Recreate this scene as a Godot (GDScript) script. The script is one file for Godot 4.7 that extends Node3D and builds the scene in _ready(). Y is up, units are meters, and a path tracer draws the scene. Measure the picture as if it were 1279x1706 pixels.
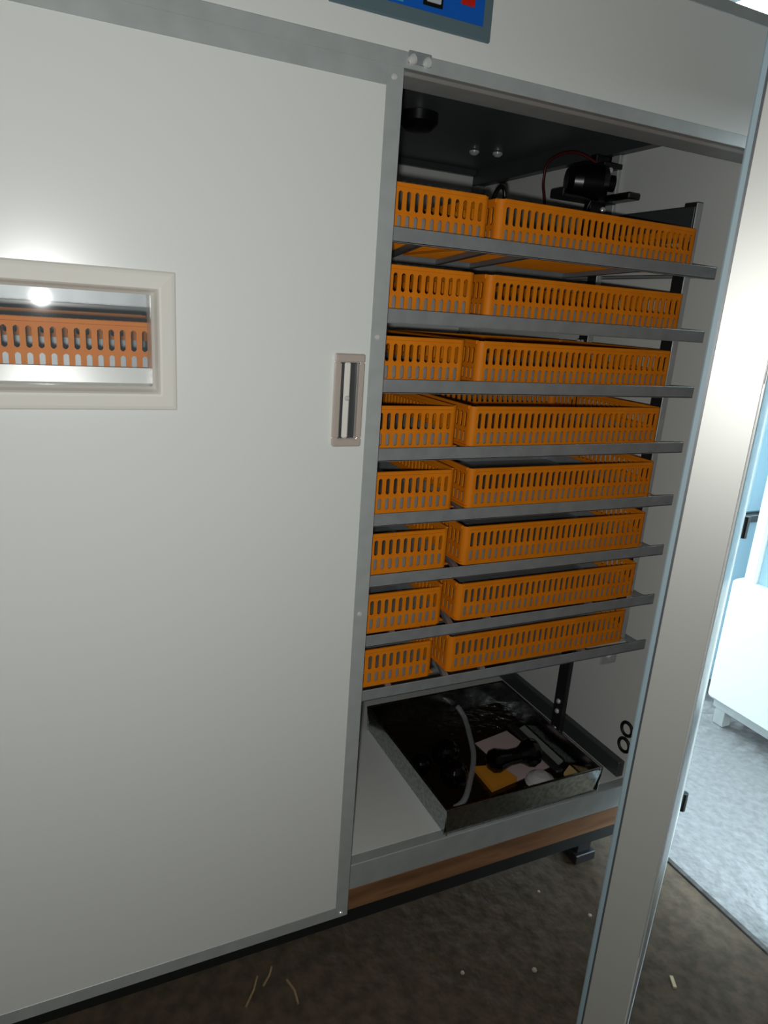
extends Node3D
# An egg incubator with one door ajar, photographed with a phone flash.
# Measured in metres: z = 0 is the front face of the closed door, y = 0 the floor.
const FY := 1.33                      # height of the lens above the floor

# ---------------------------------------------------------------- mesh builder
class MB:
	var v := PackedVector3Array()
	var n := PackedVector3Array()
	var t := Transform3D.IDENTITY
	func tri(a: Vector3, b: Vector3, c: Vector3, nn: Vector3) -> void:
		if (b - a).cross(c - a).dot(nn) > 0.0:
			var k := b; b = c; c = k
		for p in [a, b, c]:
			v.append(t * p); n.append((t.basis * nn).normalized())
	func tri_s(a: Vector3, b: Vector3, c: Vector3, na: Vector3, nb: Vector3, nc: Vector3) -> void:
		if (b - a).cross(c - a).dot(na + nb + nc) > 0.0:
			var k := b; b = c; c = k
			var m := nb; nb = nc; nc = m
		var P := [a, b, c]; var N := [na, nb, nc]
		for i in 3:
			v.append(t * P[i]); n.append((t.basis * N[i]).normalized())
	func quad(a: Vector3, b: Vector3, c: Vector3, d: Vector3, nn: Vector3) -> void:
		tri(a, b, c, nn); tri(a, c, d, nn)
	func quad_auto(a: Vector3, b: Vector3, c: Vector3, d: Vector3, away: Vector3) -> void:
		var nn := (c - a).cross(d - b)
		if nn.length() < 1e-12: return
		nn = nn.normalized()
		if nn.dot((a + b + c + d) * 0.25 - away) < 0.0: nn = -nn
		quad(a, b, c, d, nn)
	func box(a: Vector3, b: Vector3, bev := 0.0) -> void:
		var lo := Vector3(minf(a.x, b.x), minf(a.y, b.y), minf(a.z, b.z))
		var hi := Vector3(maxf(a.x, b.x), maxf(a.y, b.y), maxf(a.z, b.z))
		var c := (lo + hi) * 0.5
		var h := (hi - lo) * 0.5
		var e := minf(bev, 0.49 * 2.0 * minf(h.x, minf(h.y, h.z)))
		for ax in 3:
			for s in [-1.0, 1.0]:
				var nn := Vector3.ZERO; nn[ax] = s
				var u := (ax + 1) % 3; var w := (ax + 2) % 3
				var q := []
				for k in [[-1, -1], [1, -1], [1, 1], [-1, 1]]:
					var p := Vector3.ZERO
					p[ax] = s * h[ax]; p[u] = k[0] * (h[u] - e); p[w] = k[1] * (h[w] - e)
					q.append(c + p)
				quad(q[0], q[1], q[2], q[3], nn)
		if e <= 0.0: return
		for ax in 3:
			var u := (ax + 1) % 3; var w := (ax + 2) % 3
			for su in [-1.0, 1.0]:
				for sw in [-1.0, 1.0]:
					var nn := Vector3.ZERO; nn[u] = su; nn[w] = sw
					var q := []
					for k in [[-1, 0], [1, 0], [1, 1], [-1, 1]]:
						var p := Vector3.ZERO
						p[ax] = k[0] * (h[ax] - e)
						p[u] = su * (h[u] - (e if k[1] == 1 else 0.0))
						p[w] = sw * (h[w] - (0.0 if k[1] == 1 else e))
						q.append(c + p)
					quad(q[0], q[1], q[2], q[3], nn.normalized())
		for sx in [-1.0, 1.0]:
			for sy in [-1.0, 1.0]:
				for sz in [-1.0, 1.0]:
					tri(c + Vector3(sx * h.x, sy * (h.y - e), sz * (h.z - e)), c + Vector3(sx * (h.x - e), sy * h.y, sz * (h.z - e)), c + Vector3(sx * (h.x - e), sy * (h.y - e), sz * h.z), Vector3(sx, sy, sz).normalized())
	func tube(path: PackedVector3Array, r: float, seg := 8, closed := false) -> void:
		var rings := []
		var up := Vector3.UP
		var m := path.size()
		for i in m:
			var d: Vector3
			if closed: d = path[(i + 1) % m] - path[(i + m - 1) % m]
			else: d = path[mini(i + 1, m - 1)] - path[maxi(i - 1, 0)]
			d = d.normalized()
			if absf(d.dot(up)) > 0.95: up = Vector3.RIGHT if absf(d.x) < 0.8 else Vector3.BACK
			var a := d.cross(up).normalized(); var b := a.cross(d).normalized()
			up = b
			var ring := []
			for k in seg:
				var th := TAU * k / seg
				ring.append([path[i] + (a * cos(th) + b * sin(th)) * r, a * cos(th) + b * sin(th)])
			rings.append(ring)
		var last := m if closed else m - 1
		for i in last:
			var A: Array = rings[i]; var B: Array = rings[(i + 1) % m]
			for k in seg:
				var k2 := (k + 1) % seg
				tri_s(A[k][0], A[k2][0], B[k2][0], A[k][1], A[k2][1], B[k2][1])
				tri_s(A[k][0], B[k2][0], B[k][0], A[k][1], B[k2][1], B[k][1])
		if not closed:
			for e in [0, m - 1]:
				var d := (path[0] - path[1]) if e == 0 else (path[m - 1] - path[m - 2])
				for k in range(1, seg - 1):
					tri(rings[e][0][0], rings[e][k][0], rings[e][k + 1][0], d.normalized())
	# prof: [radius, height] pairs turned about an axis through o
	func lathe(prof: Array, o: Vector3, axis: Vector3, seg := 20, smooth := true) -> void:
		axis = axis.normalized()
		var a := axis.cross(Vector3.UP if absf(axis.y) < 0.9 else Vector3.RIGHT).normalized()
		var b := axis.cross(a)
		for i in prof.size() - 1:
			var r0: float = prof[i][0]; var h0: float = prof[i][1]
			var r1: float = prof[i + 1][0]; var h1: float = prof[i + 1][1]
			var nr := h1 - h0; var nh := r0 - r1
			for k in seg:
				var t0 := TAU * k / seg; var t1 := TAU * (k + 1) / seg
				var d0 := a * cos(t0) + b * sin(t0); var d1 := a * cos(t1) + b * sin(t1)
				var p00 := o + d0 * r0 + axis * h0; var p01 := o + d1 * r0 + axis * h0
				var p10 := o + d0 * r1 + axis * h1; var p11 := o + d1 * r1 + axis * h1
				var n0 := (d0 * nr + axis * nh).normalized(); var n1 := (d1 * nr + axis * nh).normalized()
				if smooth:
					if r0 > 0.0: tri_s(p00, p01, p11, n0, n1, n1)
					if r1 > 0.0: tri_s(p00, p11, p10, n0, n1, n0)
				else:
					var nn := ((n0 + n1) * 0.5).normalized()
					if r0 > 0.0: tri(p00, p01, p11, nn)
					if r1 > 0.0: tri(p00, p11, p10, nn)
	# convex outline in the plane y, extruded upward
	func prism(pts: Array, y0: float, y1: float) -> void:
		var c := Vector3.ZERO
		for p in pts: c += Vector3(p.x, 0, p.y)
		c /= pts.size(); c.y = (y0 + y1) * 0.5
		for i in pts.size():
			var p: Vector2 = pts[i]; var q: Vector2 = pts[(i + 1) % pts.size()]
			quad_auto(Vector3(p.x, y0, p.y), Vector3(q.x, y0, q.y), Vector3(q.x, y1, q.y), Vector3(p.x, y1, p.y), c)
			tri(Vector3(c.x, y1, c.z), Vector3(p.x, y1, p.y), Vector3(q.x, y1, q.y), Vector3.UP)
			tri(Vector3(c.x, y0, c.z), Vector3(p.x, y0, p.y), Vector3(q.x, y0, q.y), Vector3.DOWN)
	# a raised frame: profile [outward offset, height] swept with mitred corners round a rectangle in the plane z
	func frame(lo: Vector2, hi: Vector2, z: float, prof: Array) -> void:
		for i in prof.size() - 1:
			var o0: float = prof[i][0]; var o1: float = prof[i + 1][0]
			var z0: float = z + prof[i][1]; var z1: float = z + prof[i + 1][1]
			var A := [Vector3(lo.x - o0, lo.y - o0, z0), Vector3(hi.x + o0, lo.y - o0, z0), Vector3(hi.x + o0, hi.y + o0, z0), Vector3(lo.x - o0, hi.y + o0, z0)]
			var B := [Vector3(lo.x - o1, lo.y - o1, z1), Vector3(hi.x + o1, lo.y - o1, z1), Vector3(hi.x + o1, hi.y + o1, z1), Vector3(lo.x - o1, hi.y + o1, z1)]
			var outs := [Vector3.DOWN, Vector3.RIGHT, Vector3.UP, Vector3.LEFT]
			for k in 4:
				var k2 := (k + 1) % 4
				var nn: Vector3 = outs[k] * (z0 - z1) + Vector3(0, 0, o1 - o0)
				quad(A[k], A[k2], B[k2], B[k], nn.normalized())
	# a plate with rows of round-ended slots. O: lower corner, U along, V up, T through the thickness
	func slots(O: Vector3, U: Vector3, V: Vector3, T: Vector3, count: int, pitch: float, rows: Array, hole_w: float) -> void:
		var nT := T.normalized()
		for r in rows:
			for i in count:
				var u0 := i * pitch; var u1 := u0 + pitch
				var hu0 := u0 + (pitch - hole_w) * 0.5; var hu1 := hu0 + hole_w
				var v0: float = r[0]; var v1: float = r[1]; var hv0: float = r[2]; var hv1: float = r[3]
				var ch := hole_w * 0.34
				var out := [Vector2(u0, v0), Vector2(u1, v0), Vector2(u1, v1), Vector2(u0, v1)]
				var inn := [Vector2(hu0 + ch, hv0), Vector2(hu1 - ch, hv0), Vector2(hu1, hv0 + ch), Vector2(hu1, hv1 - ch), Vector2(hu1 - ch, hv1), Vector2(hu0 + ch, hv1), Vector2(hu0, hv1 - ch), Vector2(hu0, hv0 + ch)]
				for side in 2:
					var off := T * float(side)
					var nn := nT if side == 1 else -nT
					for k in 4:
						var a: Vector2 = out[k]; var b: Vector2 = out[(k + 1) % 4]
						var p: Vector2 = inn[2 * k]; var q: Vector2 = inn[2 * k + 1]; var w: Vector2 = inn[(2 * k + 2) % 8]
						quad(O + U * a.x + V * a.y + off, O + U * b.x + V * b.y + off, O + U * q.x + V * q.y + off, O + U * p.x + V * p.y + off, nn)
						tri(O + U * b.x + V * b.y + off, O + U * q.x + V * q.y + off, O + U * w.x + V * w.y + off, nn)
				var c := Vector2((hu0 + hu1) * 0.5, (hv0 + hv1) * 0.5)
				for k in 8:
					var p: Vector2 = inn[k]; var q: Vector2 = inn[(k + 1) % 8]
					var mid := c - (p + q) * 0.5
					quad(O + U * p.x + V * p.y, O + U * q.x + V * q.y, O + U * q.x + V * q.y + T, O + U * p.x + V * p.y + T, (U * mid.x + V * mid.y).normalized())
	func mesh(off := Vector3.ZERO) -> ArrayMesh:
		var vv := PackedVector3Array()
		for p in v: vv.append(p - off)
		var arr := []; arr.resize(Mesh.ARRAY_MAX)
		arr[Mesh.ARRAY_VERTEX] = vv; arr[Mesh.ARRAY_NORMAL] = n
		var m := ArrayMesh.new()
		m.add_surface_from_arrays(Mesh.PRIMITIVE_TRIANGLES, arr)
		return m

func V(x: float, y: float, z: float) -> Vector3: return Vector3(x, y + FY, z)   # y measured from lens height

func bx(x0: float, x1: float, y0: float, y1: float, z0: float, z1: float, bev := 0.0) -> MB:
	var m := MB.new(); m.box(V(x0, y0, z0), V(x1, y1, z1), bev); return m

func origin_of(p: Node3D) -> Vector3:
	var o := Vector3.ZERO
	var k: Node = p
	while k != self and k is Node3D:
		o += k.position; k = k.get_parent()
	return o

# a mesh under parent; vertices were given in world coordinates unless local is set
func part(parent: Node3D, called: String, mb: MB, mat: Material, local := false, label := "") -> MeshInstance3D:
	var o := MeshInstance3D.new()
	o.name = called
	o.mesh = mb.mesh(Vector3.ZERO if local else origin_of(parent))
	o.material_override = mat
	if label: o.set_meta("label", label)
	parent.add_child(o, true)
	return o

func thing(called: String, at: Vector3, label: String, category: String, group := "") -> Node3D:
	var o := Node3D.new(); o.name = called; o.position = at
	o.set_meta("label", label); o.set_meta("category", category)
	if group: o.set_meta("group", group)
	add_child(o, true)
	return o

func single(called: String, at: Vector3, mb: MB, mat: Material, label: String, category: String, group := "", kind := "") -> MeshInstance3D:
	var o := MeshInstance3D.new(); o.name = called; o.position = at
	o.mesh = mb.mesh(at); o.material_override = mat
	if label: o.set_meta("label", label)
	if category: o.set_meta("category", category)
	if group: o.set_meta("group", group)
	if kind: o.set_meta("kind", kind)
	add_child(o, true)
	return o

func structure(called: String, mb: MB, mat: Material) -> MeshInstance3D:
	return single(called, Vector3.ZERO, mb, mat, "", "", "", "structure")

# ---------------------------------------------------------------- materials
func noise(seed_: int, freq: float, oct := 4, size := 512, ramp: Array = [], as_normal := 0.0) -> NoiseTexture2D:
	var f := FastNoiseLite.new(); f.seed = seed_; f.frequency = freq; f.fractal_octaves = oct
	f.noise_type = FastNoiseLite.TYPE_SIMPLEX_SMOOTH
	var t := NoiseTexture2D.new(); t.width = size; t.height = size; t.seamless = true; t.noise = f
	if as_normal > 0.0:
		t.as_normal_map = true; t.bump_strength = as_normal
	if ramp:
		var g := Gradient.new()
		g.offsets = PackedFloat32Array(ramp[0]); g.colors = PackedColorArray(ramp[1])
		t.color_ramp = g
	return t

func mat(c: Color, rough: float, metal := 0.0, spec := 0.5) -> StandardMaterial3D:
	var m := StandardMaterial3D.new()
	m.albedo_color = c; m.roughness = rough; m.metallic = metal; m.metallic_specular = spec
	return m

func tri(m: StandardMaterial3D, scale: float, world := true) -> StandardMaterial3D:
	m.uv1_triplanar = true; m.uv1_world_triplanar = world; m.uv1_scale = Vector3.ONE * scale
	return m

func bump(m: StandardMaterial3D, tex: Texture2D, s: float) -> StandardMaterial3D:
	m.normal_enabled = true; m.normal_texture = tex; m.normal_scale = s
	return m

var M := {}

func make_materials() -> void:
	var g := func(x): return Color(x, x, x)
	# painted steel sheet of the cabinet: one material for the doors, the fascia and all inner walls
	M.white = bump(tri(mat(Color(0.86, 0.87, 0.86), 0.24), 1.1), noise(3, 0.006, 2, 256, [], 1.5), 0.05)
	M.cream = mat(Color(0.89, 0.88, 0.85), 0.22)
	M.trim = tri(mat(Color.WHITE, 0.42, 0.15), 3.0)
	M.trim.albedo_texture = noise(8, 0.02, 3, 256, [[0.0, 1.0], [Color(0.64, 0.66, 0.66), Color(0.69, 0.71, 0.71)]])
	M.trim_dark = mat(Color(0.30, 0.31, 0.32), 0.42, 0.4)
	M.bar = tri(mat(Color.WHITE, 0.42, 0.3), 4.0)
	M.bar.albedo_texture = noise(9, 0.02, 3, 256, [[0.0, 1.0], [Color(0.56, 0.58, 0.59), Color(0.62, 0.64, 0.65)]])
	M.steel_dark = mat(Color(0.20, 0.20, 0.21), 0.45, 0.5)
	M.chrome = mat(Color(0.80, 0.75, 0.71), 0.24, 0.3)
	M.screw = mat(Color(0.92, 0.92, 0.92), 0.2, 0.4)
	M.edge = mat(Color(0.66, 0.66, 0.645), 0.45, 0.42)
	M.seal = mat(Color(0.47, 0.54, 0.57), 0.6)
	M.base = mat(Color(0.09, 0.10, 0.10), 0.6)
	M.orange = tri(mat(Color.WHITE, 0.55, 0.0, 0.35), 3.0)
	M.orange.albedo_texture = noise(11, 0.02, 3, 256, [[0.0, 1.0], [Color(0.86, 0.48, 0.05), Color(0.90, 0.53, 0.08)]])
	M.galv = tri(mat(Color.WHITE, 0.15, 1.0), 5.0)
	M.galv.albedo_texture = noise(12, 0.025, 3, 512, [[0.2, 0.5, 0.8], [Color(0.54, 0.56, 0.56), Color(0.64, 0.66, 0.66), Color(0.70, 0.72, 0.72)]])
	bump(M.galv, noise(13, 0.012, 3, 256, [], 3.0), 0.08)
	M.ceil_metal = tri(mat(Color(0.40, 0.43, 0.44), 0.40, 0.25), 2.0)
	bump(M.ceil_metal, noise(14, 0.01, 2, 256, [], 2.0), 0.12)
	M.black = mat(Color(0.035, 0.035, 0.04), 0.35)
	M.black_gloss = mat(Color(0.02, 0.018, 0.02), 0.08)
	M.rubber = mat(Color(0.03, 0.03, 0.03), 0.6)
	M.wood = tri(mat(Color.WHITE, 0.6), 1.6)
	M.wood.albedo_texture = noise(15, 0.012, 4, 512, [[0.0, 0.45, 0.75, 1.0], [Color(0.40, 0.28, 0.19), Color(0.52, 0.37, 0.25), Color(0.57, 0.41, 0.28), Color(0.47, 0.33, 0.22)]])
	M.wood.uv1_scale = Vector3(0.5, 4.0, 4.0)
	M.dirt = tri(mat(Color.WHITE, 0.85), 0.9)
	M.dirt.albedo_texture = noise(21, 0.024, 7, 1024, [[0.1, 0.35, 0.55, 0.75, 0.95], [Color(0.24, 0.195, 0.145), Color(0.275, 0.23, 0.175), Color(0.305, 0.255, 0.20), Color(0.335, 0.28, 0.215), Color(0.29, 0.25, 0.20)]])
	bump(M.dirt, noise(22, 0.03, 5, 512, [], 6.0), 0.25)
	M.concrete = tri(mat(Color.WHITE, 0.8), 0.8)
	M.concrete.albedo_texture = noise(23, 0.045, 8, 1024, [[0.15, 0.42, 0.6, 0.85], [Color(0.44, 0.445, 0.45), Color(0.465, 0.47, 0.475), Color(0.48, 0.485, 0.49), Color(0.50, 0.505, 0.505)]])
	bump(M.concrete, noise(24, 0.04, 5, 512, [], 6.0), 0.55)
	M.plaster = tri(mat(Color.WHITE, 0.85), 0.7)
	M.plaster.albedo_texture = noise(25, 0.01, 5, 512, [[0.2, 0.8], [Color(0.42, 0.41, 0.39), Color(0.52, 0.51, 0.49)]])
	M.glass = mat(Color(0.86, 0.93, 0.96, 0.035), 0.03)
	M.glass.transparency = BaseMaterial3D.TRANSPARENCY_ALPHA
	M.blue_print = mat(Color(0.06, 0.36, 0.74), 0.35)
	M.appliance = mat(Color(0.90, 0.92, 0.92), 0.35)
	M.appliance_blue = mat(Color(0.62, 0.74, 0.80), 0.4)

# ---------------------------------------------------------------- the scene
func _ready() -> void:
	# camera
	var cam := Camera3D.new(); cam.name = "camera"
	cam.transform = Transform3D(Basis(Vector3(0.9046439064, 0.0684686593, 0.4206321971), Vector3(0.0578090707, 0.9581714409, -0.2802955604), Vector3(-0.4222292196, 0.2778840271, 0.8628458458)).orthonormalized(), V(0, 0, 1))
	cam.fov = 72.75; cam.near = 0.02; cam.far = 60.0
	add_child(cam)
	# overcast daylight outside the side doorway
	var sm := ProceduralSkyMaterial.new()
	sm.sky_top_color = Color(0.84, 0.92, 0.955); sm.sky_horizon_color = Color(0.90, 0.96, 0.98)
	sm.ground_bottom_color = Color(0.42, 0.44, 0.45); sm.ground_horizon_color = Color(0.62, 0.66, 0.68)
	sm.sky_energy_multiplier = 3.3; sm.ground_energy_multiplier = 1.0
	var sky := Sky.new(); sky.sky_material = sm
	var env := Environment.new()
	env.background_mode = Environment.BG_SKY; env.sky = sky
	env.tonemap_mode = Environment.TONE_MAPPER_LINEAR; env.tonemap_exposure = 1.0
	env.sdfgi_enabled = true; env.ssao_enabled = true; env.ssil_enabled = true
	var we := WorldEnvironment.new(); we.name = "world"; we.environment = env; add_child(we)
	# the phone's flash, beside the lens
	var fl := OmniLight3D.new(); fl.name = "phone_flash"
	fl.position = V(-0.012, -0.026, 1.0); fl.light_energy = 0.66; fl.light_size = 0.006
	fl.light_color = Color(0.995, 1.0, 0.985); fl.omni_range = 12.0; fl.omni_attenuation = 2.0; fl.shadow_enabled = true
	add_child(fl)
	make_materials()
	build_setting()
	build_incubator()
	build_rack()
	build_crates()
	build_fan()
	build_pan()
	build_outside()
	build_litter()

func build_setting() -> void:
	structure("floor", bx(-1.7, 1.383, -1.50, -1.332, -1.4, 3.3), M.dirt)
	structure("floor_001", bx(1.386, 5.0, -1.50, -1.322, -3.2, 4.0, 0.006), M.concrete)
	structure("wall_back", bx(-1.7, 1.38, -1.40, 1.8, -1.5, -1.38), M.plaster)
	structure("wall_left", bx(-1.82, -1.7, -1.40, 1.8, -1.5, 3.4), M.plaster)
	structure("wall_front", bx(-1.7, 1.38, -1.40, 1.8, 3.3, 3.42), M.plaster)
	structure("wall_right", bx(1.39, 1.5, -1.40, 1.8, 0.318, 3.42), M.plaster)
	structure("trim_1", bx(1.39, 1.5, 0.76, 1.8, -1.5, -0.02), M.plaster)
	structure("trim_2", bx(1.39, 1.5, 0.40, 1.8, -0.02, 0.318), M.plaster)  # unseen low header, added to keep skylight off the fascia and floor
	structure("added_eave", bx(1.5, 2.05, 1.02, 1.07, -3.0, 3.42), M.plaster)  # unseen eave, added to darken the slab by the sill
	structure("ceiling", bx(-1.82, 1.5, 1.8, 1.92, -1.5, 3.42), M.plaster)

func screw(parent: Node3D, at: Vector3, nrm := Vector3.BACK, r := 0.004, local := false) -> void:
	var m := MB.new()
	m.lathe([[r, 0.0], [r, r * 0.35], [r * 0.7, r * 0.7], [0.0, r * 0.85]], at, nrm, 12)
	part(parent, "screw", m, M.screw, local, "shiny screw head")

# L-shaped edge trims round a door leaf, local coordinates x 0..w, y 0..h, z -t..0
func edge_trims(d: Node3D, w: float, h: float, t: float, face: float) -> void:
	var p := 0.0012
	for s in [[0.0, face, 0.0, h], [w - face, w, 0.0, h]]:
		var m := MB.new(); m.box(Vector3(s[0] - (p if s[0] == 0.0 else 0.0), s[2] - p, -0.004), Vector3(s[1] + (p if s[1] == w else 0.0), s[3] + p, p), 0.0006)
		part(d, "edge_trim", m, M.trim, true, "grey aluminium edge trim")
	for s in [[0.0, face], [h - face, h]]:
		var m := MB.new(); m.box(Vector3(face, s[0] - (p if s[0] == 0.0 else 0.0), -0.004), Vector3(w - face, s[1] + (p if s[1] == h else 0.0), p), 0.0006)
		part(d, "edge_trim", m, M.trim, true, "grey aluminium edge trim")

func build_incubator() -> void:
	var cab := thing("egg_incubator", V(0.4775, -1.33, -0.55), "large white steel egg incubator cabinet with grey trim and one door ajar", "incubator")
	var xl := -0.43; var xr := 1.385; var xi := 1.27; var zb := -1.07; var zf := -0.065
	# carcass
	part(cab, "side_panel", bx(xi, xr, -1.168, 0.50, zb - 0.05, zf), M.white)
	part(cab, "side_panel", bx(xl, xl + 0.06, -1.168, 0.50, zb - 0.05, zf), M.white)
	part(cab, "back_panel", bx(xl + 0.06, xi, -1.168, 0.50, zb - 0.05, zb), M.white)
	part(cab, "base_panel", bx(xl + 0.06, xi, -1.165, -1.105, zb, zf - 0.025), M.white)
	part(cab, "ceiling_panel", bx(xl + 0.06, xi, 0.44, 0.47, zb, zf - 0.02), M.ceil_metal, false, "dull galvanised inner ceiling")
	part(cab, "top_panel", bx(xl, xr, 0.50, 0.535, zb - 0.05, -0.012), M.white)
	# fascia above the doors
	part(cab, "fascia_panel", bx(xl, xr, 0.327, 0.533, -0.03, 0.0), M.white)
	part(cab, "fascia_trim", bx(xl, xr, 0.3265, 0.347, -0.012, 0.0015, 0.0007), M.trim, false, "grey aluminium strip")
	part(cab, "fascia_trim", bx(xl, xr, 0.517, 0.536, -0.012, 0.0015, 0.0007), M.trim, false, "grey aluminium strip")
	part(cab, "lintel", bx(xl + 0.002, xr - 0.002, 0.3275, 0.44, -0.087, -0.0305), M.trim, false, "grey metal lintel over the opening")
	# rail, wooden beam, feet
	part(cab, "bottom_rail", bx(xl, xr, -1.168, -1.106, -0.092, zf, 0.0015), M.trim, false, "grey metal bottom rail")
	part(cab, "base_beam", bx(xl + 0.01, xr - 0.01, -1.226, -1.168, -0.13, -0.067, 0.003), M.wood, false, "brown wooden beam under the cabinet")
	part(cab, "base_beam", bx(xl + 0.01, xr - 0.01, -1.226, -1.168, zb - 0.04, zb + 0.02, 0.003), M.wood, false, "brown wooden beam under the cabinet")
	part(cab, "base_frame", bx(xl + 0.01, xr - 0.01, -1.268, -1.2265, -0.125, -0.075, 0.002), M.base, false, "black steel base frame under the beam")
	for x in [xl + 0.10, 1.175]:
		for z in [-0.11, zb]:
			var m := MB.new()
			m.box(V(x - 0.022, -1.305, z - 0.022), V(x + 0.022, -1.2275, z + 0.022), 0.002)
			m.box(V(x - 0.032, -1.331, z - 0.032), V(x + 0.032, -1.304, z + 0.032), 0.002)
			part(cab, "foot", m, M.steel_dark, false, "small grey metal foot")
	# strips on the inner side wall
	part(cab, "corner_strip", bx(xi - 0.02, xi + 0.001, -1.106, -1.062, zb, -0.095, 0.002), M.trim_dark, false, "dark metal corner strip")
	part(cab, "corner_strip", bx(xi - 0.03, xi + 0.001, 0.395, 0.441, zb, -0.10, 0.002), M.trim_dark, false, "dark metal corner strip")
	part(cab, "corner_strip", bx(xi - 0.03, xi + 0.001, -1.06, 0.395, zb - 0.001, zb + 0.03, 0.002), M.trim, false, "grey metal corner strip")
	part(cab, "corner_strip", bx(xl + 0.06, xi - 0.03, 0.422, 0.441, zb - 0.001, zb + 0.02, 0.002), M.trim_dark, false, "dark metal corner strip")
	for y in [-0.974, -1.020]:
		var m := MB.new(); var pth := PackedVector3Array()
		for k in 20: pth.append(V(xi - 0.002, y + 0.0175 * cos(TAU * k / 20.0), -0.106 + 0.0175 * sin(TAU * k / 20.0)))
		m.tube(pth, 0.0045, 8, true)
		part(cab, "vent_grommet", m, M.rubber, false, "black rubber ring round a vent hole")
		var h := MB.new(); h.lathe([[0.014, 0.0], [0.0, 0.0]], V(xi - 0.0012, y, -0.106), Vector3.LEFT, 16, false)
		part(cab, "vent_hole", h, M.cream, false, "pale vent opening")
	for p in [V(1.091, 0.438, -0.826), V(1.150, 0.438, -0.80)]:
		var m := MB.new(); m.lathe([[0.014, 0.0], [0.014, 0.005], [0.006, 0.011], [0.0, 0.012]], p, Vector3.DOWN, 14)
		part(cab, "ceiling_bolt", m, M.screw, false, "shiny bolt head")
	var kb := MB.new(); kb.lathe([[0.045, 0.0], [0.045, 0.02], [0.03, 0.035], [0.0, 0.037]], V(0.80, 0.439, -0.60), Vector3.DOWN, 20)
	part(cab, "ceiling_lamp_holder", kb, M.black, false, "round black lamp holder")
	# latch between the doors
	for dx in [-0.010, 0.013]:
		var m := MB.new(); m.lathe([[0.0065, 0.0], [0.0065, 0.006], [0.004, 0.009], [0.0, 0.0095]], V(0.492 + dx, 0.338, 0.001), Vector3.BACK, 12)
		part(cab, "latch_bolt", m, M.screw, false, "shiny latch bolt")
	var lp := bx(0.476, 0.512, 0.333, 0.349, 0.001, 0.004, 0.001); part(cab, "latch_plate", lp, M.bar)
	# control display: only its lower edge shows in the photograph
	var disp := part(cab, "control_display", bx(0.354, 0.6035, 0.381, 0.512, 0.0, 0.006, 0.002), mat(Color(0.36, 0.44, 0.47), 0.35), false, "control panel with a blue printed face")
	part(disp, "display_face", bx(0.372, 0.588, 0.3985, 0.498, 0.0058, 0.0068), M.blue_print, false, "blue printed face")
	part(disp, "display_button", bx(0.495, 0.517, 0.4095, 0.428, 0.0066, 0.0105, 0.001), mat(Color(0.72, 0.74, 0.76), 0.4), false, "pale button in a black surround")
	part(disp, "button_surround", bx(0.490, 0.521, 0.405, 0.432, 0.0062, 0.0082, 0.001), M.black)
	part(disp, "display_button", bx(0.549, 0.571, 0.418, 0.440, 0.0066, 0.0095, 0.001), mat(Color(0.75, 0.12, 0.06), 0.4), false, "red button")
	part(disp, "display_label", bx(0.443, 0.460, 0.4015, 0.422, 0.0066, 0.0073), mat(Color(0.25, 0.62, 0.70), 0.4), false, "cyan printed mark")

	# ---- the closed door
	var dw := 0.470 - xl; var dh := 1.155 + 0.3255; var dt := 0.06
	var y0 := -1.155
	# window in the door, in the door's own coordinates
	var wl := Vector2(-0.0925 - xl, -0.1285 - y0); var wh := Vector2(0.1325 - xl, 0.0045 - y0)
	var dm := MB.new()
	for s in [[0.0, wl.x, 0.0, dh], [wh.x, dw, 0.0, dh], [wl.x, wh.x, 0.0, wl.y], [wl.x, wh.x, wh.y, dh]]:
		dm.box(Vector3(s[0], s[2], -dt), Vector3(s[1], s[3], 0))
	var door := part(cab, "door", dm, M.white, true, "closed white steel door with a window and flush handle")
	door.position = V(xl, y0, 0) - cab.position
	edge_trims(door, dw, dh, dt, 0.0245)
	for yy in [0.313, -0.04, -0.503, -1.146]: screw(door, Vector3(0.4565 - xl, yy - y0, 0.001), Vector3.BACK, 0.0042, true)
	var wf := MB.new()
	wf.frame(wl, wh, 0.0, [[-0.006, -0.056], [-0.006, -0.010], [-0.003, -0.004], [0.0, 0.005], [0.002, 0.0085], [0.005, 0.0095], [0.019, 0.0055], [0.0225, 0.0038], [0.0247, 0.0015], [0.025, 0.0]])
	part(door, "window_frame", wf, M.cream, true, "cream plastic window frame")
	var wp := MB.new(); wp.box(Vector3(wl.x + 0.004, wl.y + 0.004, -0.0175), Vector3(wh.x - 0.004, wh.y - 0.004, -0.0145))
	part(door, "window_pane", wp, M.glass, true, "clear window pane")
	var ws := MB.new()
	ws.quad(Vector3(wl.x + 0.006, wl.y + 0.005, -0.0455), Vector3(wh.x - 0.006, wl.y + 0.005, -0.0455), Vector3(wh.x - 0.006, wl.y + 0.027, -0.048), Vector3(wl.x + 0.006, wl.y + 0.027, -0.048), Vector3(0, 0.113, 0.994))
	ws.quad(Vector3(wl.x + 0.006, wl.y + 0.005, -0.052), Vector3(wh.x - 0.006, wl.y + 0.005, -0.052), Vector3(wh.x - 0.006, wl.y + 0.027, -0.048), Vector3(wl.x + 0.006, wl.y + 0.027, -0.048), Vector3(0, 0.1, -1))
	part(door, "window_sill", ws, M.white, true, "sloping white sill behind the pane")
	# flush pull handle
	var hx := 0.388 - xl; var hy := -0.208 - y0
	var hf := MB.new()
	hf.box(Vector3(hx, hy, 0.0), Vector3(hx + 0.047, hy + 0.013, 0.011), 0.002)
	hf.box(Vector3(hx, hy + 0.129, 0.0), Vector3(hx + 0.047, hy + 0.142, 0.011), 0.002)
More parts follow.
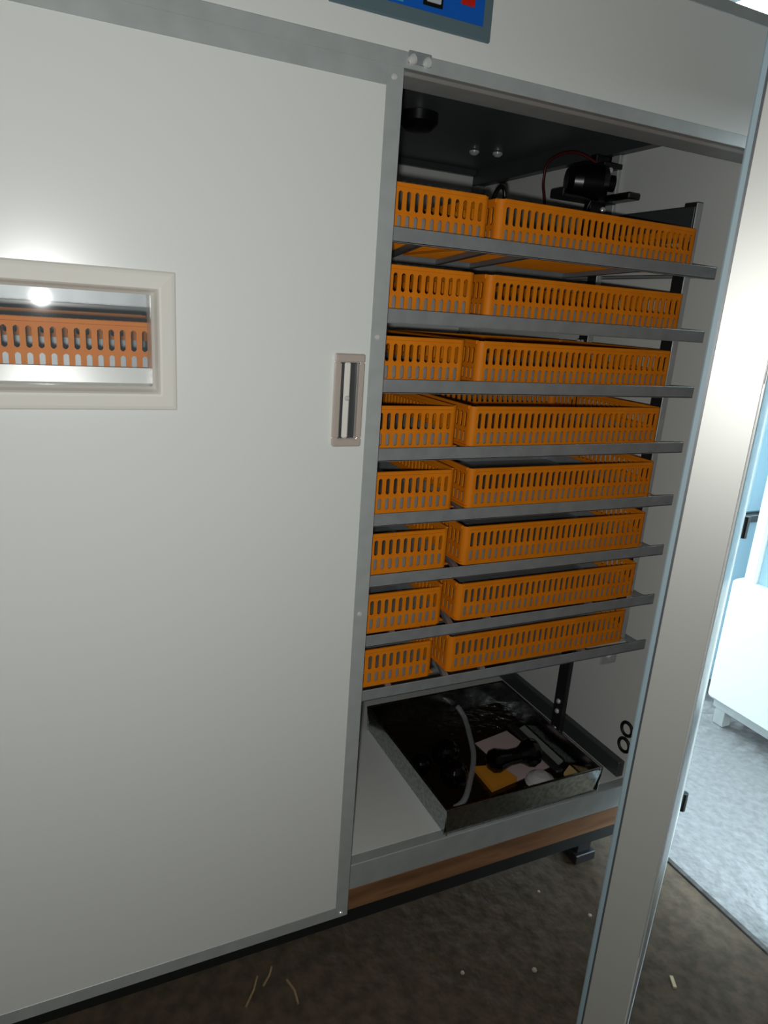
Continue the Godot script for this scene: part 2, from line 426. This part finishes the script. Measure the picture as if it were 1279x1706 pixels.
	hf.box(Vector3(hx, hy + 0.013, 0.0), Vector3(hx + 0.009, hy + 0.129, 0.011), 0.002)
	hf.box(Vector3(hx + 0.038, hy + 0.013, 0.0), Vector3(hx + 0.047, hy + 0.129, 0.011), 0.002)
	part(door, "handle_frame", hf, M.chrome, true, "chrome handle surround")
	var hr := MB.new()
	hr.box(Vector3(hx + 0.009, hy + 0.013, -0.001), Vector3(hx + 0.038, hy + 0.129, 0.0012))
	part(door, "handle_recess", hr, M.trim_dark, true)
	var hb := MB.new(); hb.box(Vector3(hx + 0.016, hy + 0.013, 0.001), Vector3(hx + 0.026, hy + 0.129, 0.006), 0.002)
	part(door, "handle_grip", hb, M.cream, true, "pale grip bar in the handle")
	screw(door, Vector3(hx + 0.021, hy + 0.075, 0.006), Vector3.BACK, 0.0042, true)

	# ---- the door ajar: local x runs from the hinge to the free edge
	var rw := 0.905; var ang := deg_to_rad(35.3)
	var rm := MB.new(); rm.box(Vector3(0, 0, 0), Vector3(rw, dh, dt - 0.0085))
	var rd := part(cab, "door", rm, M.white, true, "white steel door standing ajar")
	# local +x = from the hinge outward, local +z = into the cabinet
	var ux := Vector3(-cos(ang), 0, sin(ang)); var uz := -Vector3(sin(ang), 0, cos(ang))
	rd.transform = Transform3D(Basis(ux, Vector3.UP, uz), V(1.386, y0, 0.0) - cab.position)
	for s in [[0.0, 0.025, 0.0, dh], [rw - 0.025, rw, 0.0, dh], [0.025, rw - 0.025, 0.0, 0.025], [0.025, rw - 0.025, dh - 0.025, dh]]:
		var m := MB.new(); m.box(Vector3(s[0], s[2], dt - 0.0085), Vector3(s[1], s[3], dt), 0.0015)
		part(rd, "edge_trim", m, M.seal, true, "blue grey sealing strip")
		var o := MB.new(); o.box(Vector3(s[0], s[2], -0.0012), Vector3(s[1], s[3], 0.002), 0.0006)
		part(rd, "edge_trim", o, M.trim, true, "grey aluminium edge trim")
	var ec := MB.new(); ec.box(Vector3(rw - 0.002, 0.001, 0.0015), Vector3(rw + 0.0008, dh - 0.001, dt - 0.0085), 0.0005)
	part(rd, "door_edge", ec, M.edge, true, "bare pale metal door edge")
	var gk := MB.new(); gk.box(Vector3(rw - 0.004, 0.004, dt - 0.0085), Vector3(rw + 0.0006, dh - 0.004, dt - 0.0062))
	part(rd, "door_gasket", gk, M.trim_dark, true, "thin dark door gasket")
	for yy in [0.02, 0.75, dh - 0.06]:
		var m := MB.new(); m.lathe([[0.0, 0.0], [0.009, 0.0], [0.009, 0.05], [0.0, 0.05]], Vector3(0.002, yy - 0.03, -0.004), Vector3.UP, 12, false)
		part(rd, "hinge", m, M.black, true, "black hinge barrel")

func build_rack() -> void:
	var rk := thing("tray_rack", V(0.44, -1.10, -0.26), "grey metal tray rack holding eight shelves inside the white cabinet", "rack")
	var ys := bar_heights()
	var x0 := -0.34; var x1 := 1.2225; var zf := -0.060; var zk := -0.470
	for i in 8:
		var y: float = ys[i]
		var m := MB.new()
		m.box(V(x0, y - 0.0118, zf - 0.003), V(x1, y + 0.0118, zf), 0.001)
		m.box(V(x0, y - 0.0118, zf - 0.012), V(x1, y - 0.0088, zf), 0.0008)
		var sh := part(rk, "shelf", m, M.bar, false, "grey metal shelf angle")
		part(sh, "side_bar", bx(x1 - 0.022, x1 - 0.001, y - 0.0085, y - 0.0030, zk, zf - 0.003, 0.001), M.bar)
		part(sh, "side_bar", bx(x0 + 0.001, x0 + 0.022, y - 0.0085, y - 0.0030, zk, zf - 0.003, 0.001), M.bar)
		part(sh, "back_bar", bx(x0, x1, y - 0.0118, y + 0.0118, zk - 0.003, zk, 0.001), M.bar)
		# slats set askew, carrying the crates
		for x in [-0.22, 0.02, 0.20, 0.36, 0.56, 0.69, 0.78, 1.05]:
			var c := MB.new()
			for e in [[y - 0.0085, y + 0.001]]:
				c.prism([Vector2(x - 0.006, zf - 0.003), Vector2(x + 0.006, zf - 0.003), Vector2(x + 0.126, zk), Vector2(x + 0.114, zk)], e[0] + FY, e[1] + FY)
			part(sh, "cross_bar", c, M.bar)
	for x in [1.190, -0.335]:
		for z in [-0.141, -0.405]:
			var m := MB.new()
			m.box(V(x, -0.72, z), V(x + 0.003, 0.25, z + 0.03))
			var up := part(rk, "upright", m, M.steel_dark, false, "dark metal upright")
			part(up, "flange", bx(x, x + 0.016, -0.72, 0.25, z + 0.030, z + 0.0325, 0.0008), M.trim, false, "pale flange")
	for x in [1.188, -0.333]:
		part(rk, "top_plate", bx(x, x + 0.004, 0.175, 0.243, -0.44, -0.112, 0.001), M.trim_dark, false, "dark metal side plate")
	# pivot brackets under the lowest shelf
	for x in [1.13, -0.25]:
		var b := part(rk, "pivot_bracket", bx(x, x + 0.045, -0.765, -0.719, -0.10, -0.096, 0.001), M.trim, false, "metal pivot bracket")
		for p in [[0.006, -0.728], [0.022, -0.742]]:
			screw(b, V(x + p[0], p[1], -0.096), Vector3.BACK, 0.008)
	var cp := part(rk, "pivot_post", bx(1.192, 1.205, -1.104, -0.70, -0.30, -0.26, 0.002), M.steel_dark, false, "dark metal post down to the floor")
	for p in [0.0, 1.0]:
		screw(cp, V(1.192, -0.98 - 0.03 * p, -0.28), Vector3.LEFT, 0.007)
	for p in [[-0.041, -0.391], [-0.041, -0.405], [-0.178, -0.391], [-0.178, -0.405]]:
		screw(rk, V(1.190, p[0], p[1]), Vector3.LEFT, 0.006)

func bar_heights() -> Array: return [0.1162, -0.0077, -0.1213, -0.2388, -0.3567, -0.4728, -0.5924, -0.7073]

func build_crates() -> void:
	var w := 0.475; var d := 0.366; var h := 0.079; var tk := 0.0028
	var nf := 30; var pf := (w - 0.024) / nf
	var ns := 23; var ps := (d - 0.024) / ns
	var rows := [[0.006, 0.0345, 0.0085, 0.0305], [0.0345, 0.073, 0.0370, 0.0665]]
	var walls := []
	# each wall is a slotted plate between two corner posts
	for s in [1.0, -1.0]:
		var m := MB.new()
		m.slots(Vector3(-w / 2 + 0.012, 0, s * (d / 2 - (tk if s > 0 else 0.0))), Vector3.RIGHT, Vector3.UP, Vector3(0, 0, tk) , nf, pf, rows, pf * 0.49)
		m.box(Vector3(-w / 2 + 0.012, 0, s * d / 2), Vector3(w / 2 - 0.012, 0.006, s * (d / 2 - tk)))
		walls.append(m.mesh())
	for s in [1.0, -1.0]:
		var m := MB.new()
		m.slots(Vector3(s * (w / 2 - (tk if s > 0 else 0.0)), 0, -d / 2 + 0.012), Vector3.BACK, Vector3.UP, Vector3(tk, 0, 0), ns, ps, rows, ps * 0.49)
		m.box(Vector3(s * w / 2, 0, -d / 2 + 0.012), Vector3(s * (w / 2 - tk), 0.006, d / 2 - 0.012))
		walls.append(m.mesh())
	var posts := []
	for sx in [-1.0, 1.0]:
		for sz in [-1.0, 1.0]:
			# rounded corner post
			var cp := MB.new()
			var c := Vector3(sx * (w / 2 - 0.012), 0, sz * (d / 2 - 0.012))
			for k in 4:
				var a0 := PI / 2 * k / 4.0; var a1 := PI / 2 * (k + 1) / 4.0
				var d0 := Vector3(sx * cos(a0), 0, sz * sin(a0)); var d1 := Vector3(sx * cos(a1), 0, sz * sin(a1))
				for r: float in [0.012, 0.012 - tk]:
					var sg := 1.0 if r == 0.012 else -1.0
					var A := c + d0 * r; var B := c + d1 * r; var up := Vector3(0, h - 0.001, 0)
					cp.tri_s(A, B, B + up, d0 * sg, d1 * sg, d1 * sg); cp.tri_s(A, B + up, A + up, d0 * sg, d1 * sg, d0 * sg)
			posts.append(cp.mesh())
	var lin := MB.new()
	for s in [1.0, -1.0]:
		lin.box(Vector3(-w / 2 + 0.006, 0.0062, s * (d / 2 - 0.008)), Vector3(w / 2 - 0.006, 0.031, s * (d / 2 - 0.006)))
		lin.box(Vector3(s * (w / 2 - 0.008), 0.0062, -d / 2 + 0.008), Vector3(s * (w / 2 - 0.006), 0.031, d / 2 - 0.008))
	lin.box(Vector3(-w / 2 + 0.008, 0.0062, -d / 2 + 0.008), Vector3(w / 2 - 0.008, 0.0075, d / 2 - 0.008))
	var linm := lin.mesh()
	var rim := MB.new()
	var e := 0.0016
	for s in [1.0, -1.0]:
		rim.box(Vector3(-w / 2 + 0.010, 0.072, s * (d / 2 - tk - e)), Vector3(w / 2 - 0.010, h, s * (d / 2 + e)), 0.001)
		rim.box(Vector3(s * (w / 2 - tk - e), 0.072, -d / 2 + 0.010), Vector3(s * (w / 2 + e), h, d / 2 - 0.010), 0.001)
		rim.box(Vector3(-w / 2 + 0.012, 0.0325, s * (d / 2)), Vector3(w / 2 - 0.012, 0.0365, s * (d / 2 + 0.0009)))
	var rimm := rim.mesh()
	var fl := MB.new()
	for k in 20:
		var x := -w / 2 + 0.006 + (w - 0.012) * k / 19.0
		fl.box(Vector3(x - 0.0103, 0.0042, -d / 2 + 0.003), Vector3(x + 0.0103, 0.0058, d / 2 - 0.003))
	for k in 30:
		var z := -d / 2 + 0.006 + (d - 0.012) * k / 29.0
		fl.box(Vector3(-w / 2 + 0.003, 0.0, z - 0.0015), Vector3(w / 2 - 0.003, 0.0045, z + 0.0015))
	var flm := fl.mesh()
	var ys := bar_heights()
	# where the neighbouring crates part on each shelf, read from the photograph
	var seam := [[0.636, 0.652], [0.623, 0.647], [0.618, 0.643], [0.615, 0.641], [0.622, 0.650], [0.622, 0.652], [0.622, 0.652], [0.612, 0.645]]
	var nth := ["top shelf", "second shelf from the top", "third shelf from the top", "fourth shelf from the top", "fourth shelf from the bottom", "third shelf from the bottom", "second shelf from the bottom", "lowest shelf"]
	for i in 8:
		var y: float = ys[i] + 0.0022
		var cols := [[seam[i][0] * 1.087 - w / 2, "beside the closed door"], [seam[i][1] * 1.087 + w / 2, "against the cabinet side wall"]]
		if i == 2: cols.append([0.198 - 0.022 - w / 2, "behind the door window"])
		for c in cols:
			var k := thing("egg_crate", V(c[0], y, -0.087 - d / 2), "orange slotted crate on the %s, %s" % [nth[i], c[1]], "crate", "orange egg crates on the rack")
			for wl in walls: add_mesh(k, "wall", wl, M.orange)
			for pm in posts: add_mesh(k, "corner_post", pm, M.orange)
			add_mesh(k, "inner_tray", linm, M.bar).set_meta("label", "shallow grey tray lining the crate")  # tray takes the shelf grey to tone down the lower slots
			add_mesh(k, "rim", rimm, M.orange)
			add_mesh(k, "slotted_floor", flm, M.orange)

func add_mesh(parent: Node3D, called: String, mesh: Mesh, m: Material) -> MeshInstance3D:
	var o := MeshInstance3D.new(); o.name = called; o.mesh = mesh; o.material_override = m
	parent.add_child(o, true)
	return o

func build_fan() -> void:
	var f := thing("fan_motor", V(1.255, 0.24, -0.45), "black fan motor on a dark bracket above the top crates", "motor")
	var xw := 1.27
	part(f, "mounting_plate", bx(xw - 0.055, xw - 0.001, 0.20, 0.395, -0.487, -0.462, 0.002), M.black, false, "dark vertical mounting plate")
	part(f, "mounting_strip", bx(xw - 0.012, xw - 0.001, 0.20, 0.395, -0.460, -0.430, 0.002), M.trim)
	var m := MB.new()
	m.lathe([[0.0, -0.062], [0.024, -0.060], [0.036, -0.048], [0.041, -0.028], [0.041, 0.020], [0.034, 0.034], [0.018, 0.042], [0.018, 0.055], [0.0, 0.055]], V(1.185, 0.325, -0.435), Vector3(0.80, 0.0, 0.35), 24)
	part(f, "motor_body", m, mat(Color(0.03, 0.035, 0.045), 0.3), false, "round black motor housing")
	var b := MB.new()
	b.box(V(1.10, 0.283, -0.475), V(1.262, 0.291, -0.425), 0.002)
	b.box(V(1.10, 0.283, -0.475), V(1.106, 0.302, -0.425), 0.002)
	part(f, "motor_bracket", b, M.steel_dark)
	var c := MB.new()
	c.box(V(1.205, 0.36, -0.47), V(1.262, 0.372, -0.42), 0.002)
	part(f, "motor_clamp", c, M.black)
	part(f, "motor_clamp", bx(1.225, 1.262, 0.285, 0.30, -0.44, -0.345, 0.003), M.black)
	for p in [[0.355, -0.425], [0.268, -0.43], [0.243, -0.44]]: screw(f, V(1.228, p[0], p[1]), Vector3(-0.5, 0, 0.8), 0.007)
	var wm := MB.new(); var cv := Curve3D.new()
	for p in [V(1.20, 0.368, -0.44), V(1.17, 0.395, -0.49), V(1.15, 0.385, -0.555), V(1.15, 0.345, -0.575), V(1.15, 0.29, -0.56), V(1.15, 0.22, -0.53)]: cv.add_point(p)
	smooth_curve(cv)
	wm.tube(cv.tessellate(4, 3), 0.0035, 6)
	part(f, "motor_wire", wm, mat(Color(0.30, 0.07, 0.05), 0.5), false, "red wire loop")
	var wm2 := MB.new(); var cv2 := Curve3D.new()
	for p in [V(1.19, 0.29, -0.43), V(1.185, 0.26, -0.44), V(1.18, 0.20, -0.445)]: cv2.add_point(p)
	wm2.tube(cv2.tessellate(4, 3), 0.004, 6)
	part(f, "motor_wire", wm2, M.black)
	# black cable hooked over the crates' rims
	var cm := MB.new(); var cc := Curve3D.new()
	for p in [V(0.825, 0.185, -0.302), V(0.833, 0.236, -0.30), V(0.848, 0.256, -0.30), V(0.860, 0.240, -0.302), V(0.862, 0.185, -0.304)]: cc.add_point(p)
	smooth_curve(cc)
	cm.tube(cc.tessellate(4, 3), 0.0045, 8)
	single("cable_loop", V(0.845, 0.19, -0.30), cm, M.black, "short black cable loop rising between the two top crates", "cable")

func smooth_curve(c: Curve3D) -> void:
	for i in range(1, c.point_count - 1):
		var d := (c.get_point_position(i + 1) - c.get_point_position(i - 1)) * 0.2
		c.set_point_in(i, -d); c.set_point_out(i, d)

func build_pan() -> void:
	var x0 := 0.725; var x1 := 1.165; var z0 := -0.50; var z1 := -0.0655; var y0 := -1.1045; var y1 := -1.036
	var pan := thing("water_pan", V((x0 + x1) / 2, y0, (z0 + z1) / 2), "shallow galvanised metal water pan on the cabinet floor", "pan")
	var s := 0.0015
	part(pan, "pan_floor", bx(x0 + 0.006, x1 - 0.006, y0, y0 + s, z0 + 0.006, z1 - 0.006), M.galv)
	for q in [[x0, x0 + s, z0, z1], [x1 - s, x1, z0, z1], [x0 + s, x1 - s, z0, z0 + s], [x0 + s, x1 - s, z1 - s, z1]]:
		# the sides flare outward a little
		var m := MB.new()
		m.box(V(q[0], y0 + s, q[2]), V(q[1], y1, q[3]))
		var c := V((x0 + x1) / 2, 0, (z0 + z1) / 2)
		for i in m.v.size():
			var p: Vector3 = m.v[i]
			if p.y < y0 + FY + 0.01:
				var g := p - c
				if absf(q[0] - q[1]) < 0.01: p.x -= signf(g.x) * 0.006
				else: p.z -= signf(g.z) * 0.006
				m.v[i] = p
		for i in range(0, m.v.size(), 3):
			var nn := (m.v[i + 1] - m.v[i]).cross(m.v[i + 2] - m.v[i]).normalized() * -1.0
			for k in 3: m.n[i + k] = nn
		part(pan, "pan_wall", m, M.galv)
	var rim := MB.new()
	for q in [[x0 - 0.001, x0 + 0.006, z0, z1], [x1 - 0.006, x1 + 0.001, z0, z1], [x0 + 0.006, x1 - 0.006, z0, z0 + 0.006], [x0 + 0.006, x1 - 0.006, z1 - 0.006, z1]]:
		rim.box(V(q[0], y1 - 0.0005, q[2]), V(q[1], y1 + 0.002, q[3]), 0.0008)
	part(pan, "rolled_rim", rim, M.galv)
	# film of dirty water
	var water := bump(tri(mat(Color(0.10, 0.075, 0.05), 0.08), 4.0), noise(31, 0.014, 4, 512, [], 8.0), 0.35)
	single("dirty_water", V(0.94, y0 + s, -0.30), bx(x0 + 0.008, x1 - 0.008, y0 + s, y0 + 0.004, z0 + 0.008, z1 - 0.008), water, "film of brown water over the bottom of the pan", "water", "", "stuff")
	var yw := y0 + 0.0042
	# papers, scraps
	var pp := MB.new(); pp.prism([Vector2(0.975, -0.335), Vector2(1.09, -0.355), Vector2(1.115, -0.185), Vector2(0.99, -0.165)], yw + FY, yw + FY + 0.003)
	single("paper_sheet", V(1.04, yw, -0.26), pp, mat(Color(0.72, 0.64, 0.64), 0.7), "pinkish white sheet of paper lying in the pan", "paper")
	var gp := MB.new(); gp.prism([Vector2(1.125, -0.35), Vector2(1.154, -0.36), Vector2(1.154, -0.19), Vector2(1.128, -0.18)], yw + FY, yw + FY + 0.004)
	single("grey_card", V(1.14, yw, -0.27), gp, mat(Color(0.50, 0.53, 0.50), 0.6), "grey card strip along the side of the pan", "card")
	var st := MB.new(); st.box(V(1.1005, yw + 0.004 , -0.37), V(1.1225, yw + 0.013, -0.15), 0.002)
	single("dark_strip", V(1.11, yw + 0.004, -0.26), st, M.steel_dark, "dark flat strip lying across the paper sheet", "strip")
	var sp := MB.new(); sp.prism([Vector2(0.910, -0.240), Vector2(0.975, -0.225), Vector2(0.990, -0.165), Vector2(0.908, -0.152)], yw + FY, yw + FY + 0.012)
	single("yellow_sponge", V(0.94, yw, -0.18), sp, mat(Color(0.76, 0.50, 0.10), 0.9), "yellow sponge scrap near the front of the pan", "sponge")
	var bp := MB.new(); bp.prism([Vector2(1.120, -0.145), Vector2(1.154, -0.165), Vector2(1.154, -0.115), Vector2(1.125, -0.105)], yw + FY, yw + FY + 0.008)
	single("beige_scrap", V(1.14, yw, -0.13), bp, mat(Color(0.76, 0.64, 0.44), 0.8), "beige card scrap in the pan corner", "scrap")
	var wp := MB.new(); wp.lathe([[0.0, 0.026], [0.018, 0.023], [0.033, 0.012], [0.038, 0.0], [0.0, 0.0]], V(1.045, yw + 0.0005, -0.143), Vector3.UP, 18)
	single("white_cup", V(1.045, yw, -0.143), wp, mat(Color(0.70, 0.70, 0.70), 0.4), "small pale plastic cap beside the dark double ball", "cap")
	# dark float with two bulbs
	var fm := MB.new()
	fm.lathe([[0.0, -0.072], [0.016, -0.069], [0.028, -0.057], [0.030, -0.044], [0.024, -0.024], [0.020, -0.008], [0.020, 0.018], [0.024, 0.028], [0.033, 0.040], [0.036, 0.052], [0.031, 0.067], [0.016, 0.077], [0.0, 0.079]], V(0.998, yw + 0.042, -0.205), Vector3(0.95, 0.06, 0.08), 24)
	single("float_valve", V(1.0, yw + 0.011, -0.215), fm, M.black_gloss, "glossy black dumbbell-shaped float resting on the sponge and paper", "float")
	# glossy black balls on the water
	for b in [[0.850, -0.285, 0.036], [0.830, -0.205, 0.034], [0.775, -0.275, 0.026]]:
		var m := MB.new(); var pr := []
		for k in 13: pr.append([b[2] * sin(PI * k / 12.0), -b[2] * cos(PI * k / 12.0)])
		m.lathe(pr, V(b[0], yw + b[2], b[1]), Vector3.UP, 24)
		single("black_ball", V(b[0], yw, b[1]), m, M.black_gloss, {0.036: "largest glossy black ball beside the clear hose in the pan", 0.034: "glossy black ball nearest the front wall of the pan", 0.026: "smallest glossy black ball by the pan side wall"}[b[2]], "ball", "black balls in the pan")
	var hm := MB.new(); var cv := Curve3D.new()
	for p in [V(1.005, yw + 0.02, -0.480), V(0.998, yw + 0.016, -0.430), V(0.965, yw + 0.012, -0.345), V(0.928, yw + 0.011, -0.270), V(0.872, yw + 0.009, -0.197), V(0.825, yw + 0.008, -0.145), V(0.79, yw + 0.008, -0.128)]: cv.add_point(p)
	smooth_curve(cv)
	hm.tube(cv.tessellate(4, 3), 0.0075, 10)
	var hose := mat(Color(0.75, 0.76, 0.78, 0.28), 0.12); hose.transparency = BaseMaterial3D.TRANSPARENCY_ALPHA
	single("clear_hose", V(0.90, yw, -0.28), hm, hose, "clear plastic hose curving across the pan", "hose")

func build_outside() -> void:
	# white appliance on a metal leg frame, seen through the side doorway
	var a := thing("white_freezer", V(2.40, -1.322, -0.05), "white metal freezer cabinet on short square legs in daylight", "freezer")
	part(a, "body", bx(2.04, 2.75, -1.235, -0.785, -0.47, 0.45, 0.012), M.appliance)
	part(a, "leg_frame", bx(2.055, 2.745, -1.262, -1.236, -0.445, 0.445, 0.002), M.trim)
	for x in [2.058, 2.70]:
		for z in [-0.435, 0.395]: part(a, "leg", bx(x, x + 0.04, -1.322, -1.262, z, z + 0.04, 0.002), M.trim)
	var fr := MB.new()
	fr.box(V(2.07, -0.79, -0.45), V(2.11, 0.35, -0.405), 0.008)
	fr.box(V(2.07, -0.79, 0.40), V(2.11, 0.35, 0.45), 0.008)
	fr.box(V(2.07, 0.30, -0.405), V(2.11, 0.35, 0.40), 0.008)
	part(a, "door_frame", fr, M.appliance, false, "white upright door frame")
	part(a, "door_panel", bx(2.085, 2.10, -0.79, 0.30, -0.405, 0.40), M.appliance_blue, false, "pale blue panel")
	part(a, "upper_body", bx(2.11, 2.75, -0.79, 0.35, -0.45, 0.45, 0.01), M.appliance)
	for k in 4:
		part(a, "vent_slot", bx(2.0485, 2.052, -1.06 - 0.035 * k, -1.054 - 0.035 * k, -0.28, 0.10, 0.0005), M.trim)
	var b := thing("pale_cabinet", V(2.45, -1.322, -0.95), "pale blue steel cabinet with a dark ledge behind the white freezer", "cabinet")
	part(b, "body", bx(2.12, 2.80, -1.25, -0.62, -1.35, -0.56, 0.01), M.appliance_blue)
	part(b, "ledge", bx(2.09, 2.80, -0.62, -0.595, -1.37, -0.54, 0.002), M.trim_dark, false, "dark ledge")
	part(b, "upper_body", bx(2.16, 2.80, -0.595, 0.45, -1.35, -0.56, 0.01), M.appliance_blue)
	for x in [2.14, 2.74]:
		for z in [-1.33, -0.62]: part(b, "leg", bx(x, x + 0.04, -1.322, -1.25, z, z + 0.04), M.trim_dark)

func build_litter() -> void:
	var chip := MB.new(); chip.prism([Vector2(1.128, 0.248), Vector2(1.134, 0.252), Vector2(1.121, 0.275), Vector2(1.115, 0.271)], -1.332 + FY, -1.327 + FY)
	single("wood_splinter", V(1.125, -1.332, 0.26), chip, mat(Color(0.78, 0.72, 0.58), 0.8), "pale wood splinter on the dark floor beside the open door", "splinter")
	var pale := mat(Color(0.66, 0.63, 0.56), 0.85)
	for p in [[0.714, 0.075, 0.005, "pale pebble lying alone, farthest from the wooden beam and the open door"], [0.862, 0.127, 0.006, "largest pale pebble on the dirt floor beside the open door"], [1.073, 0.059, 0.005, "pale pebble on the dirt floor tucked behind the open door edge"], [1.002, -0.043, 0.004, "smallest pale pebble on the dirt floor, close to the wooden beam"]]:
		var m := MB.new(); var q: float = p[2]
		m.lathe([[0.0, 0.0], [q, q * 0.3], [q * 0.8, q * 0.8], [0.0, q]], V(p[0], -1.332, p[1]), Vector3.UP, 6, false)
		single("pebble", V(p[0], -1.332, p[1]), m, pale, p[3], "pebble", "pebbles on the dirt floor")
	var straw := mat(Color(0.55, 0.46, 0.33), 0.85)
	var spots := [[0.275, -0.02, 0.312, -0.075, "longest pale straw on the dirt floor below the closed door"], [0.372, 0.012, 0.366, -0.045, "bent pale straw lying apart below the closed door"], [0.318, -0.05, 0.345, -0.085, "short straw stub at the closed door's lower edge"]]
	for p in spots:
		var m := MB.new()
		m.tube(PackedVector3Array([V(p[0], -1.3295, p[1]), V((p[0] + p[2]) * 0.5 + 0.004, -1.328, (p[1] + p[3]) * 0.5), V(p[2], -1.3295, p[3])]), 0.0026, 6)
		single("straw", V(p[0], -1.332, p[1]), m, straw, p[4], "straw", "straws on the dirt floor")
